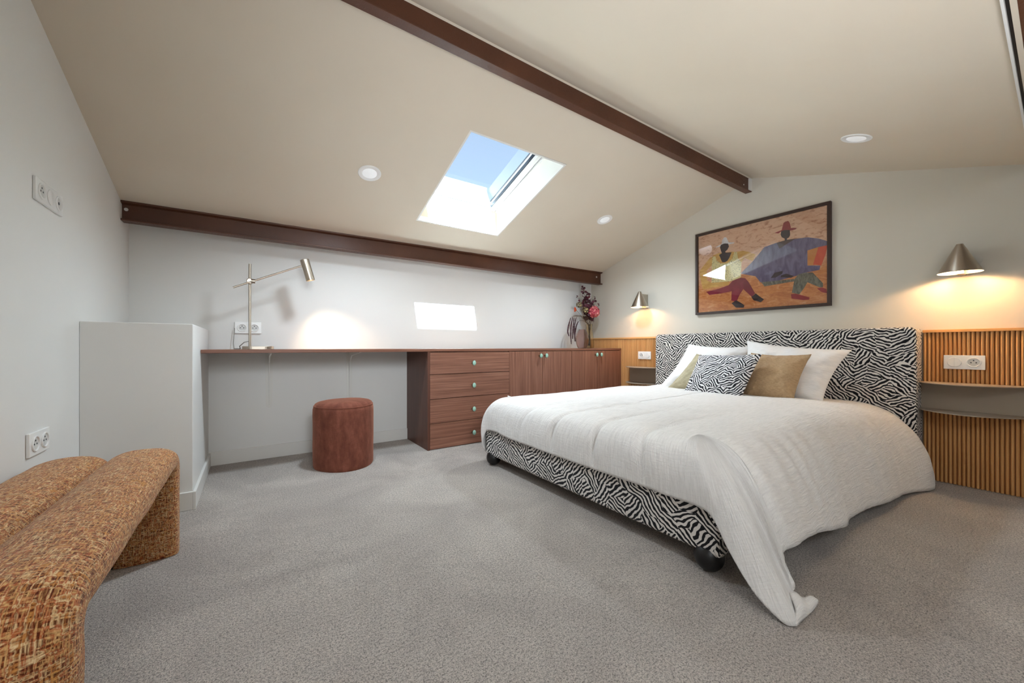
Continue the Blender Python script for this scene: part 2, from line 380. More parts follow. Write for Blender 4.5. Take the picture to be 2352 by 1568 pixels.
for nm, q in (('side_lining', (-.012, 0, 0, L_, 0, .19)), ('side_lining', (W_, W_ + .012, 0, L_, 0, .19)), ('bottom_lining', (-.012, W_ + .012, L_, L_ + .012, 0, .19)), ('top_lining', (-.012, W_ + .012, -.012, 0, 0, .19))):
    make(nm, skbox(G(), *q), MT['trim'], sk)
def ring(g, i0, i1, h0, h1, ia=0):
    skbox(g, i0, i1, i0, L_ - i0, h0, h1); skbox(g, W_ - i1, W_ - i0, i0, L_ - i0, h0, h1)
    skbox(g, i1, W_ - i1, i0, i1, h0, h1); skbox(g, i1, W_ - i1, L_ - i1, L_ - i0, h0, h1); return g
make('window_frame', ring(G(), -.03, .012, .19, .275), MT['pvc'], sk)
make('track', ring(G(), .012, .022, .205, .275), MT['alu'], sk, label='grey groove between frame and sash')
sash = make('sash', ring(G(), .022, .052, .197, .275), MT['pvc'], sk, bevel=.002)
make('gasket', ring(G(), .052, .0565, .225, .255), MT['gasket'], sash)
make('outer_cladding', ring(G(), -.07, .045, .277, .30), MT['gasket'], sk)
make('glass_pane', skbox(G(), .054, W_ - .054, .054, L_ - .054, .238, .242), MT['pane'], sk)
make('screw', G().lathe([(.004, 0), (.004, .003)], 12, bx(1135, 487, SX1 - .006), R=Matrix.Rotation(-pi/2, 3, 'Y')), MT['alu'], sk)
# outer covering of the roof, so that no daylight reaches the room but through the windows
struct('trim_roof', slab([XL - T, SX0 - .03, SX1 + .03, XR + T], [RIDGE_Y, SY0 - .03, SY1 + .05, YB + T], [(1, 1)], lambda x, y: zc1(x, y) + .225, .05), MT['roof'])
# unseen wall added on the sunny side to cut the sunlight entering the skylight
SH_Y, SH_Z = -.25, 5.08
struct('wall_sun_blocker', bxg(-.9, 4.2, SH_Y - .3, SH_Y, 2.3, SH_Z), MT['render'])

# ---------------- steel purlins
def ibeam(y0, y1, z0, z1, web, tf=.009, x0=XL, x1=XR):
    pr_ = [(y0, z0), (y1, z0), (y1, z0 + tf), (web + .004, z0 + tf*1.6), (web + .004, z1 - tf*1.6), (y1, z1 - tf), (y1, z1), (y0, z1), (y0, z1 - tf), (web - .004, z1 - tf*1.6), (web - .004, z0 + tf*1.6), (y0, z0 + tf)]
    g = G(); n = len(pr_); N = 60; vs = []
    rnd = random.Random(3)
    for k in range(N+1):
        x = x0 + (x1-x0)*k/N
        for (y, z) in pr_: vs.append((x, y, z + ((.0008*rnd.uniform(-1, 1) + .0072*(x - XR)) if z > (z0+z1)/2 else 0)))
    fs = [tuple(range(n)), tuple(N*n + i for i in range(n))[::-1]]
    for k in range(N):
        for i in range(n): j = (i+1) % n; fs.append((k*n + i, (k+1)*n + i, (k+1)*n + j, k*n + j))
    return g.add(vs, fs)
b1 = thing('steel_beam', (XL, 3.10, 1.53), 'brown painted steel beam running low over the desk wall', 'beam')
make('girder', ibeam(3.062, 3.132, 1.528, 1.671, 3.096, .010), MT['beam'], b1, bevel=.0015)
for (u, v) in ((290, 481), (1370, 636)):
    p = by(u, v, 3.090); make('bolt', G().lathe([(.0095, 0), (.0095, .003), (.006, .0045), (0, .0046)], 14, p, R=Matrix.Rotation(pi/2, 3, 'X')), MT['trim'], b1, smooth='auto', label='white painted bolt head')
b2 = thing('steel_beam', (XL, 1.47, 2.07), 'brown painted steel beam running along the ridge of the ceiling', 'beam')
make('girder', ibeam(1.454, 1.503, 2.070, 2.196, 1.470, .006), MT['beam'], b2, bevel=.0015)
make('bolt', G().lathe([(.005, 0), (.005, .003), (0, .004)], 12, by(1708, 424, 1.464), R=Matrix.Rotation(pi/2, 3, 'X')), MT['trim'], b2)
make('plaster_patch', bxg(XR - .035, XR, 1.452, 1.4665, 2.078, 2.176), MT['white_wall'], b2, label='rough pale plaster at the beam end')
b3 = thing('steel_beam', (XL, .02, 1.75), 'brown steel beam at the far right edge over the opening', 'beam')
make('girder', ibeam(.0, .074, 1.75, 1.86, .05, .009), MT['beam'], b3)

# ---------------- ceiling downlights
MT['lens'] = emit('lit_diffuser', (235, 238, 240), .15)
def downlight(c, nrm, label, energy):
    R = Vector((0, 0, -1)).rotation_difference(nrm).to_matrix()       # lamp faces along nrm (into the room)
    R2 = R @ Matrix.Rotation(pi, 3, 'X')
    t = thing('downlight', c, label, 'ceiling light', 'recessed downlights in the sloping ceiling')
    make('trim_ring', G().lathe([(.067, -.001), (.067, .003), (.064, .0055), (.047, .0055), (.043, .003), (.043, -.001)], 48, c, R=R2, cap=False), MT['pvc'], t, smooth='auto')
    make('lens', G().lathe([(.0425, -.002), (.0425, .004), (.040, .005), (0, .005)], 40, c, R=R2), MT['lens'], t, smooth='auto')
    l = lamp('downlight_light', 'SPOT', (0, 0, 0), energy, (.76, .89, 1)); l.data.spot_size = radians(158); l.data.spot_blend = 1.; l.data.shadow_soft_size = .066
    l.parent = t; l.location = nrm*.03; l.rotation_euler = (-Vector((0, 0, -1))).to_track_quat('Z', 'Y').to_euler()
N1 = Vector((0, -.318, -1)).normalized(); N2 = Vector((0, .3095, -1)).normalized()
downlight(bc1(849, 397.5), N1, 'round white recessed downlight left of the skylight', 46)
downlight(bc1(1389, 504), N1, 'round white recessed downlight between skylight and painting', 50)
downlight(bc2(1967, 317), N2, 'round white recessed downlight on the slope right of the ridge beam', 2)

# ================================================================== DESK TOP, CABINETS
CYF = 2.765; CT0, CT1 = .762, .783
top = tag(make('worktop', bxg(BX1 + .001, XR - .032, CYF, YB - .001, CT0, CT1), MT['walnut_top'], bevel=.0015), 'long thin walnut worktop spanning from the low box to the fluted panel', 'worktop')
KN = None
def knob(parent, x, z):
    global KN
    o1 = None
    g = G().lathe([(.011, 0), (.0185, .003), (.0195, .008), (.016, .014), (.008, .0175), (0, .018)], 24, R=Matrix.Rotation(pi/2, 3, 'X') @ Matrix.Diagonal((.82, 1.05, 1)))
    st = G().lathe([(.009, 0), (.006, .004), (.0055, .016), (.008, .020)], 16, R=Matrix.Rotation(pi/2, 3, 'X'))
    if KN is None:
        a = make('knob', g, MT['mint'], parent, at=(x, CYF - .020, z), smooth=True, label='mint green ceramic knob on a brass stem'); b = make('stem', st, MT['brass'], a, at=(x, CYF, z), smooth=True); KN = (a.data, b.data)
    return g, st
def add_knob(front, x, z, ph=[None]):
    # knob is a sub-part of its drawer or door front; stem and bead share one mesh with two materials
    if ph[0] is None:
        g = G().lathe([(.009, 0), (.006, .004), (.0055, .016), (.008, .020)], 16, R=Matrix.Rotation(pi/2, 3, 'X'), mi=1)
        g.lathe([(.011, 0), (.0185, .003), (.0195, .008), (.016, .014), (.008, .0175), (0, .018)], 24, (0, -.018, 0), R=Matrix.Rotation(pi/2, 3, 'X') @ Matrix.Diagonal((.80, 1.08, 1)))
        o = make('knob', g, [MT['mint'], MT['brass']], front, at=(x, CYF - .001, z), smooth=True, label='mint green ceramic knob on a brass stem'); ph[0] = o.data
    else:
        o = make('knob', None, None, front, at=(x, CYF - .001, z), data=ph[0], label='mint green ceramic knob on a brass stem')
X0c, X1c, X2c, X3c = 1.112, 1.868, 2.612, 3.354
g = G(); 
def carcass(x0, x1, open_left=True):
    g = G(); th = .018; y0, y1 = CYF + .001, YB - .001
    g.box(x0, x0 + th, y0, y1, 0, CT0 - .0005); g.box(x1 - th, x1, y0 + .02, y1, 0, CT0 - .0005)
    g.box(x0 + th, x1 - th, y0 + .02, y1, 0, th); g.box(x0 + th, x1 - th, y0 + .02, y1, CT0 - th - .001, CT0 - .001); g.box(x0 + th, x1 - th, y1 - .01, y1, th, CT0 - th - .001); return g
ch = thing('drawer_chest', (X0c, CYF, 0), 'walnut chest of four drawers with mint knobs beside the open desk bay', 'chest')
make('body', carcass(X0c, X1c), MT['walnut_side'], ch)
zs = [.003, .203, .392, .583, .757]
for k in range(4):
    d = make('drawer', bxg(X0c + .019, X1c - .0015, CYF, CYF + .0185, zs[k] + .002, zs[k+1] - .002), MT['walnut_h'], ch, bevel=.001)
    add_knob(d, bx and by((1086), 900, CYF).x, (.096, .290, .484, .667)[k])
for (a, b, lab) in ((X1c, X2c, 'two-door walnut cabinet right beside the drawer chest'), (X2c, X3c, 'two-door walnut cabinet under the vases beside the fluted panel')):
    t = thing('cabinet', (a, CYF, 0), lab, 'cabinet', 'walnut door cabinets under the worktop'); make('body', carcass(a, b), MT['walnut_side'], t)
    mid = (a + b)/2
    for (p, q, kx) in ((a + .002, mid - .0015, mid - .033), (mid + .0015, b - .002, mid + .033)):
        d = make('door', bxg(p, q, CYF, CYF + .0185, .0045, .757), MT['walnut_v'], t, bevel=.001); add_knob(d, kx, .717)

# white steel brackets under the open desk
def bracket(x, label):
    t = thing('shelf_bracket', (x, YB, .36), label, 'bracket', 'white brackets under the desk top')
    zt, zb, w_ = CT0 - .001, .36, .024
    pts = [(x - w_, YB - .0005, zt), (x - w_, YB - .0005, zb + .05)]
    pts = [(x - w_, zt)] + [(x + .019*cos(a), zb + .02 + .019*sin(a)) for a in [pi + pi*k/8 for k in range(9)]] + [(x + w_, zt)]
    make('wall_plate', G().prism([(p[0], YB - .004, p[1]) for p in pts][::-1], (0, .0035, 0)), MT['trim'], t)
    rib = [(YB - .004, zb + .02), (YB - .004, zt), (YB - .38, zt), (YB - .38, zt - .004), (YB - .10, zt - .03), (YB - .045, zt - .075), (YB - .020, zt - .20)]
    make('rib', G().prism([(x - .004, y, z) for y, z in rib], (.008, 0, 0)), MT['trim'], t)
    make('top_plate', G().prism([(x - w_*.9, YB - .004, zt - .003), (x + w_*.9, YB - .004, zt - .003), (x + .012, YB - .40, zt - .003), (x - .012, YB - .40, zt - .003)], (0, 0, .003)), MT['trim'], t)
bracket(by(618, 850, YB).x, 'white steel bracket under the desk top nearest the low box')
bracket(by(802, 850, YB).x, 'white steel bracket under the desk top behind the velvet stool')

# ================================================================== FLUTED OAK PANELS
ROD = None
def fluted(y0, y1, label):
    global ROD
    t = thing('fluted_panel', (XR, y0, 0), label, 'wall panel')
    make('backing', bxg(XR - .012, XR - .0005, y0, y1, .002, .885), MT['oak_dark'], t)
    make('cap_strip', bxg(XR - .034, XR - .0005, y0, y1, .885, .901), MT['oak_cap'], t, bevel=.0015)
    n = round((y1 - y0)/.0169); p = (y1 - y0)/n
    for k in range(n):
        at = (XR - .012, y0 + p*(k + .5), 0)
        if ROD is None:
            g = G(); N = 8; pts = [(-.0162*sin(pi*i/N)*1.0, -.0074*cos(pi*i/N)) for i in range(N+1)]
            vs = [(x, y, z) for z in (.003, .885) for x, y in pts]; m_ = N+1
            g.add(vs, [(i, i+1, m_+i+1, m_+i) for i in range(N)] + [tuple(range(m_))[::-1], tuple(range(m_, 2*m_)), (N, 0, m_, m_ + N)])
            o = make('rod', g, MT['oak'], t, at=at, smooth='auto'); ROD = o.data
        else: make('rod', None, None, t, at=at, data=ROD)
fluted(2.262, YB - .002, 'fluted oak wall panel between worktop and headboard')
fluted(-.17, .488, 'fluted oak wall panel right of the headboard, under the larger-looking wall lamp')

# ================================================================== BED
bed = thing('bed', (1.33, 1.458, 0), 'double bed with zebra print headboard and base on black ball feet', 'bed')
HBX = 3.236
def rounded_slab(x0, x1, y0, y1, z0, z1, r, seg=5):
    g = G(); pts = []
    for cx_, cz_, a0 in ((y1 - r, z1 - r, 0), (y0 + r, z1 - r, pi/2)):
        for k in range(seg+1): a = a0 + pi/2*k/seg; pts.append((cx_ + r*cos(a), cz_ + r*sin(a)))
    pts += [(y0, z0), (y1, z0)]
    g.prism([(x0, a, b) for a, b in pts], (x1 - x0, 0, 0)); return g
hb = make('headboard', zuv(rounded_slab(HBX, XR - .002, .494, 2.255, .02, .918, .035), ''), MT['zebra'], bed, bevel=.012)
BXF = 1.322
g = G().box(BXF, HBX - .002, .668, 2.248, .068, .262)
make('base', zuv(g, ''), MT['zebra'], bed, bevel=.012)
make('mattress', bxg(BXF + .03, HBX - .004, .69, 2.23, .263, .42), MT['pillowcase'], bed, bevel=.03)
FT = None
for (x, y) in ((1.352, .722), (1.352, 2.19), (3.16, .73), (3.16, 2.19)):
    if FT is None:
        prof = [(.050*sin(pi*k/16), -.050*cos(pi*k/16)) for k in range(17)]; prof = [(max(r, 0.001 if i else 0), z) for i, (r, z) in enumerate(prof)]
        prof = [(r, z) for r, z in prof if z < .036] + [(.03, .036)]
        o = make('foot', G().lathe(prof, 32), MT['black_gloss'], bed, at=(x, y, .0505), smooth='auto', label='black ball foot'); FT = o.data
    else: make('foot', None, None, bed, at=(x, y, .0505), data=FT, label='black ball foot')

# duvet: rings from the middle of the bed over the shoulder down to the hem
def lerp(a, b, t): return a + (b - a)*t
def sstep(a, b, x): t = max(0, min(1, (x-a)/(b-a))); return t*t*(3-2*t)
IX0, IY0, IY1, HX = 1.425, .80, 2.115, 3.228
grooves = [(bx(u, 1000, 1.29).y, dpt) for u, dpt in ((1282, .9), (1369, 1.), (1467, .7), (1605, .5), (1216, .45))]
def groove(y): return sum(d*math.exp(-((y - gy)/.016)**2) for gy, d in grooves)
def puff(y):                                            # soft bolsters between the grooves
    return sum(d*math.exp(-((y - gy)/.07)**2) for gy, d in grooves)
def ztop(x, y):
    e = min(1, min(x - IX0 + .1, y - IY0 + .1, IY1 - y + .1)/.5); e = max(0, e)
    z = .458 + .016*sin(e*pi/2) - .014*sstep(2.6, 3.2, x)
    wav = .25*noise.noise(Vector((x*5, y*5, 0)))
    lx = x + .05*sin(y*9)
    z -= .014*groove(y + .05*(x - 1.45)*1.2)*(1 - sstep(1.6, 2.35, lx)) + .006*puff(y)*(1 - sstep(1.6, 2.4, lx))
    z += .010*noise.noise(Vector((x*2.6, y*3.2, 3))) + .0035*noise.noise(Vector((x*9, y*12, 7)))
    return z
per = []                                               # (kind, point, normal, q)
for k in range(60): per.append(('far', Vector((lerp(HX, IX0, k/60), IY1)), Vector((0, 1)), k/60))
for k in range(18): a = pi/2*k/18; per.append(('fc', Vector((IX0, IY1)), Vector((-sin(a), cos(a))), k/18))
for k in range(130): per.append(('foot', Vector((IX0, lerp(IY1, IY0, k/130))), Vector((-1, 0)), k/130))
for k in range(70): a = pi/2*k/70; per.append(('nc', Vector((IX0, IY0)), Vector((-cos(a), -sin(a))), k/70))
for k in range(131): per.append(('near', Vector((lerp(IX0, HX, k/130), IY0)), Vector((0, -1)), k/130))
# hem stations along the perimeter
hemc = [(0, (HX, 2.31, .06)), (58, (1.50, 2.315, .05)), (66, (1.36, 2.30, .06)), (74, (1.30, 2.262, .15)), (80, (1.303, 2.20, .236)), (110, (1.300, 1.9, .235)), (150, (1.302, 1.45, .232)), (190, (1.304, .98, .234)),
        (204, (1.306, .82, .232)), (214, (1.300, .74, .235)), (224, (1.285, .675, .22)), (232, (1.272, .615, .14)), (240, (1.252, .53, .055)), (247, (1.258, .455, .006)), (253, (1.285, .432, .005)), (260, (1.322, .442, .008)),
        (266, (1.350, .462, .045)), (272, (1.356, .480, .10)), (278, (1.380, .497, .148)), (286, (1.455, .495, .155)), (300, (1.70, .50, .125)), (318, (1.91, .505, .086)), (326, (2.0, .502, .076)), (332, (2.08, .506, .078)), (350, (2.35, .500, .06)), (375, (2.75, .475, .035)), (392, (3.02, .440, .012)), (402, (3.16, .405, .008)), (408, (3.205, .44, .02))]
NP = len(per)
def hem(i):
    i = min(i, hemc[-1][0] - .001)
    for k in range(len(hemc)-1):
        if hemc[k][0] <= i <= hemc[k+1][0]:
            p0 = hemc[max(k-1, 0)]; p1 = hemc[k]; p2 = hemc[k+1]; p3 = hemc[min(k+2, len(hemc)-1)]
            t = (i - p1[0])/(p2[0] - p1[0])
            def tg(a, b, c): d = (c[0]-a[0]); return (Vector(c[1]) - Vector(a[1]))/d if d else Vector((0, 0, 0))
            m1 = tg(p0, p1, p2)*(p2[0]-p1[0]); m2 = tg(p1, p2, p3)*(p2[0]-p1[0])
            h = (2*t**3-3*t*t+1)*Vector(p1[1]) + (t**3-2*t*t+t)*m1 + (-2*t**3+3*t*t)*Vector(p2[1]) + (t**3-t*t)*m2
            h.z = max(h.z, .004); return h
    return Vector(hemc[-1][1])
NI, NS, NH = 26, 12, 34
rows = []; R_ = .135
for i, (kd, b, nrm, q) in enumerate(per):
    row = []
    sp = Vector((min(max(b.x, 1.95), HX), 1.458))
    for k in range(NI):
        p = sp.lerp(b, k/(NI)); row.append((p.x, p.y, ztop(p.x, p.y)))
    zt = ztop(b.x, b.y); gr = groove(b.y) if kd == 'foot' else 0
    dn = Vector((nrm.x, nrm.y, 0)); H = hem(i)
    fx = sstep(1.5, 3.2, b.x)
    side = {'near': 1, 'far': 0, 'fc': 0, 'foot': 0, 'nc': sstep(.15, .8, q)}[kd]
    P0 = Vector((b.x, b.y, zt)); R1 = lerp(.145, lerp(.15, .25, fx), side)
    P1 = P0 + dn*(R1 - .022*gr); P1.z += .004
    P2 = H + (dn*.022 + Vector((0, 0, .15)))*(1 - side) + side*(Vector((0, 0, lerp(.24, .27, fx))) - dn*lerp(.085, .01, fx))
    if kd == 'nc':
        cone = sstep(.12, .4, q)*(1 - sstep(.8, 1, q)); P2 = P2.lerp(H + (P0 - H)*.34 + dn*.035, cone)
    P2 -= dn*.022*gr
    for k in range(NS + NH + 1):
        t = (k/(NS + NH))**1.15; u = 1 - t
        p = P0*u**3 + P1*3*u*u*t + P2*3*u*t*t + H*t**3; m_ = sin(pi*t)
        bulge = 0
        if kd == 'foot': bulge = -.008*gr*m_ + .006*puff(b.y)*m_ + .0035*noise.noise(Vector((b.y*14, t, 5)))
        elif kd == 'near':
            f = sin(b.x*13 + 1.5*sin(b.x*4.1))*.5 + .8*noise.noise(Vector((b.x*6, t*1.2, 1)))
            bulge = .022*t*(1 - t*.4)*f + .005*m_*sin(b.x*41 + 3*sin(b.x*7))
        elif kd == 'nc': bulge = .006*m_*sin(q*13)*sstep(.3, .6, q)
        elif kd in ('far', 'fc'): bulge = .010*m_*sin(b.x*9 + q*3)
        wn_ = .003*noise.noise(Vector((p.x*13, p.y*13, p.z*10))) + .0015*noise.noise(Vector((p.x*40, p.y*40, p.z*14)))
        row.append(tuple(p + dn*(bulge + wn_)))
    rows.append(row)
g = G(); NR = len(rows[0]); vs = [p for r in rows for p in r]
# metre uv: distance down each row, distance along the perimeter
uvs = []; acc = 0
for i, r in enumerate(rows):
    if i: acc += (Vector(r[NI]) - Vector(rows[i-1][NI])).length*.6 + (Vector(r[-1]) - Vector(rows[i-1][-1])).length*.4
    for k, p in enumerate(r):
        if k <= NI: uvs.append((p[0]*1.0, p[1]*1.0))
        else: uvs.append(None)
for i, r in enumerate(rows):
    kd, b, nrm, q = per[i]; d = 0
    for k in range(NI+1, NR):
        d += (Vector(r[k]) - Vector(r[k-1])).length
        if kd in ('foot', 'nc', 'fc') : uvs[i*NR + k] = (r[NI][0] - d, r[NI][1] - (.6*q if kd == 'nc' else 0))
        else: uvs[i*NR + k] = (r[NI][0], r[NI][1] + d*nrm.y) if kd != 'near' else (r[NI][0] , r[NI][1] - d)
for i in range(NP-1):
    for k in range(NR-1): g.add([], [])
    g.f += [[i*NR + k, i*NR + k + 1, (i+1)*NR + k + 1, (i+1)*NR + k] for k in range(NR-1)]
g.v = [Vector(p) for p in vs]; g.mi = [0]*len(g.f); g.uv = [[uvs[j] for j in f] for f in g.f]
dv = tag(make('duvet', g, MT['duvet'], None, at=(0, 0, 0), smooth=True, solid=.014), 'white crinkled cotton duvet draped over the bed down to the carpet', 'duvet')
g = G(); NN = 10; fa, fb, fc_, fd = Vector((1.335, .468, .062)), Vector((1.436, .438, .022)), Vector((1.405, .428, .005)), Vector((1.275, .432, .005))
vs = []; uv = []
for i in range(NN+1):
    for k in range(NN+1):
        s_, t_ = i/NN, k/NN; p = fa.lerp(fb, s_).lerp(fd.lerp(fc_, s_), t_)
        p.z += .012*sin(pi*t_)*sin(pi*s_*1.6)**2 + .006*sin(s_*9)*(1 - t_); p.y -= .010*sin(pi*t_); vs.append(p); uv.append((s_*.15, t_*.08))
g.add(vs, [(i*(NN+1) + k, i*(NN+1) + k + 1, (i+1)*(NN+1) + k + 1, (i+1)*(NN+1) + k) for i in range(NN) for k in range(NN)], 0, uv)
make('corner_flap', g, MT['duvet'], dv, smooth=True, solid=.008)

# pillows and cushions
def cushion(name, c, th, mat, label, cat, flange=0., n=34, pinch=.06, wr=.006, seed=0, tilt=0, group=None, uvs_=None):
    """c = corner points top-left, top-right, bottom-right, bottom-left as one faces it"""
    TLc, TRc, BRc, BLc = [Vector(p) for p in c]
    nrm = (TRc - TLc).cross(BLc - TLc).normalized()
    if nrm.x > 0: nrm = -nrm                              # front faces the foot of the bed
    wl = (TRc - TLc).length; hl = (BLc - TLc).length
    g = G(); vs = []; uv = []
    for side in (1, -1):
        for i in range(n+1):
            for j in range(n+1):
                a = -1 + 2*i/n; b = -1 + 2*j/n
                a2 = a*(1 - pinch*(1 - b*b)*a*a) if True else a; b2 = b*(1 - pinch*(1 - a*a)*b*b)
                s_, t_ = (a2+1)/2, (b2+1)/2
                p = (TLc*(1-s_)*(1-t_) + TRc*s_*(1-t_) + BRc*s_*t_ + BLc*(1-s_)*t_)
                aa, bb = min(1, abs(a)/(1-flange)), min(1, abs(b)/(1-flange))
                h = th/2*((1 - aa**2.4)*(1 - bb**2.4))**.55
                h += wr*noise.noise(Vector((a*3 + seed, b*3, side)))*min(1, h/.02) + wr*.5*noise.noise(Vector((a*8 + seed, b*8, side*2)))*min(1, h/.01)
                if flange and (abs(a) > 1-flange or abs(b) > 1-flange): h = .0015; 
                fl = .007*noise.noise(Vector((a*4 + seed, b*4, 9))) if flange else 0
                vs.append(p + nrm*(h*side + fl)); uv.append((s_*wl + (0 if side == 1 else 3), t_*hl))
    m_ = (n+1)**2
    for sidx in (0, 1):
        for i in range(n):
            for j in range(n):
                q = [sidx*m_ + i*(n+1) + j, sidx*m_ + (i+1)*(n+1) + j, sidx*m_ + (i+1)*(n+1) + j + 1, sidx*m_ + i*(n+1) + j + 1]
                g.f.append(q if sidx else q[::-1])
    bd = [(i, 0) for i in range(n)] + [(n, j) for j in range(n)] + [(i, n) for i in range(n, 0, -1)] + [(0, j) for j in range(n, 0, -1)]
    for k in range(len(bd)):
        p, q = bd[k], bd[(k+1) % len(bd)]; a, b = p[0]*(n+1) + p[1], q[0]*(n+1) + q[1]
        g.f.append([a, b, m_ + b, m_ + a])
    g.v = vs; g.mi = [0]*len(g.f); g.uv = [[uv[j] for j in f] for f in g.f]
    base = (BRc + BLc)/2
    o = make(name, g, mat, None, at=(0, 0, 0), smooth=True)
    me = o.data
    for v_ in me.vertices: v_.co -= base
    o.location = base; ORG[o.name] = base
    return tag(o, label, cat, group)
ZB = .462
PG = 'white pillows against the headboard'
cushion('pillow', [bx(1583, 790, 3.135), bx(1727, 795, 3.16), bx(1700, 900, 2.98), bx(1512, 890, 2.98)], .17, MT['pillowcase'], 'white gauze pillow leaning on the left half of the headboard', 'pillow', .05, seed=3, pinch=.10, wr=.013, group=PG)
cushion('pillow', [bx(1716, 782, 3.12), bx(1957, 803, 3.12), bx(1888, 930, 2.93), bx(1690, 905, 2.96)], .17, MT['pillowcase'], 'white gauze pillow leaning on the right half of the headboard', 'pillow', .05, seed=8, pinch=.10, wr=.013, group=PG)
cushion('cushion', [bx(1600, 812, 2.98), bx(1690, 818, 2.98), bx(1660, 905, 2.86), bx(1527, 896, 2.86)], .11, MT['linen_green'], 'olive beige linen cushion behind the left of the zebra one', 'cushion', .08, pinch=.09, wr=.010, seed=12)
cushion('cushion', [bx(1725, 810, 2.97), bx(1864, 813, 2.95), bx(1822, 928, 2.82), bx(1690, 917, 2.84)], .13, MT['linen_tan'], 'tan linen cushion right of the zebra one', 'cushion', .08, pinch=.09, wr=.010, seed=15)
cushion('cushion', [bx(1606, 815, 2.83), bx(1750, 813, 2.83), bx(1700, 922, 2.69), bx(1568, 905, 2.70)], .11, MT['zebra_cushion'], 'square zebra print cushion in front of the linen cushions', 'cushion', 0, seed=21, pinch=.03, wr=.004)

# ================================================================== BEDSIDE SHELVES
def bedside(y_in, y_out, label):
    t = thing('bedside_shelf', (XR - .03, (y_in+y_out)/2, .42), label, 'shelf', 'beige metal bedside shelves')
    xw = XR - .030; N = 24
    for z in (.588, .428):
        pts = [(xw, y_in), ] + [(xw - .205*(sin(pi*k/N)**.55), lerp(y_in, y_out, k/N)) for k in range(1, N)] + [(xw, y_out)]
        pts = pts if y_out < y_in else pts[::-1]
        make('tray', G().prism([(x, y, z) for x, y in pts], (0, 0, .004)), MT['beige_metal'], t)
    a, b = sorted((y_in, y_out)); make('back_plate', bxg(xw - .004, xw - .0005, a + .012, b - .012, .432, .588), MT['beige_metal'], t)
bedside(.515, .085, 'beige metal two-tier bedside shelf at the right of the headboard')
bedside(2.235, 2.66, 'beige metal two-tier bedside shelf at the left of the headboard')

# ================================================================== WALL SOCKETS
def plate(center, axis, kinds, label, w1=.071, hgt=.080):
    """axis: outward normal 'x', '-x', '-y'. kinds: s socket, r rocker, b blank, t antenna"""
    c = Vector(center); n = {'x': Vector((1, 0, 0)), '-x': Vector((-1, 0, 0)), '-y': Vector((0, -1, 0))}[axis]
    up = Vector((0, 0, 1)); rt = up.cross(n) # to the right when facing the plate
    Rm = Matrix((rt, up, n)).transposed()
    t = thing('wall_socket', c, label, 'socket')
    W2 = w1*len(kinds)/2 + .006; H2 = hgt/2
    def P(a, b, h): return c + rt*a + up*b + n*h
    def pb(g, a0, a1, b0, b1, h0, h1): return g.add([P(a, b, h) for h in (h0, h1) for b in (b0, b1) for a in (a0, a1)], [(0, 2, 3, 1), (4, 5, 7, 6), (0, 1, 5, 4), (2, 6, 7, 3), (0, 4, 6, 2), (1, 3, 7, 5)])
    make('cover_plate', pb(G(), -W2, W2, -H2, H2, .0005, .009), MT['pvc'], t, bevel=.002)
    for k, kd in enumerate(kinds):
        a = (k - (len(kinds)-1)/2)*w1; cc = P(a, 0, .009)
        if kd in 'st':
            s_ = make('socket_ring', G().lathe([(.028, 0), (.028, .0025), (.026, .004), (.0235, .004), (.022, .0015), (.021, 0)], 32, cc, R=Rm, cap=False), MT['pvc'], t, smooth='auto')
            make('socket_well', G().lathe([(.0215, .0005), (0, .0006)], 28, cc, R=Rm), MT['pvc_dim'], t)
            g = G()
            for dx, dy in (((-.0095, -.001), (.0095, -.001), (0, .011)) if kd == 's' else ((0, 0),)):
                g.lathe([(.0032 if kd == 's' else .006, .0007), (.0032 if kd == 's' else .006, .0012)], 12, P(a + dx, dy, .009), R=Rm)
            make('contact', g, MT['gasket'], t)
        elif kd == 'r':
            s_ = make('rocker', G().lathe([(.028, 0), (.028, .004), (.026, .006), (0, .0065)], 32, cc, R=Rm), MT['pvc'], t, smooth='auto')
            make('joint', pb(G(), a - .0006, a + .0006, -.026, .026, .0152, .0158), MT['pvc_dim'], s_)
        else:
            make('blank_disc', G().lathe([(.028, 0), (.028, .002), (.026, .003), (0, .003)], 32, cc, R=Rm), MT['pvc'], t, smooth='auto')
    return t
plate((XL, 2.118, 1.350), 'x', 'sbt', 'white triple outlet plate high on the left wall', .071)
plate((XL, 2.035, .467), 'x', 'ss', 'white double socket low on the left wall above the bench', .071)
plate((-.022, YB, .932), '-y', 'ss', 'white double socket on the wall behind the desk lamp')
plate((XR - .029, .326, .711), '-x', 'rs', 'white switch and socket plate on the fluted panel at the right edge')
plate((XR - .029, 2.462, .711), '-x', 'sr', 'white switch and socket plate on the fluted panel left of the headboard')
cv = tag(make('junction_cover', G().lathe([(.034, 0), (.034, .0025), (.031, .0035), (0, .0035)], 32, (0, 0, 0), R=Matrix.Rotation(-pi/2, 3, 'Y')), MT['greige_wall'], None, at=bx(2236, 597, XR - .0005), smooth='auto'), 'round wall-coloured cover disc behind the right wall lamp', 'cover')

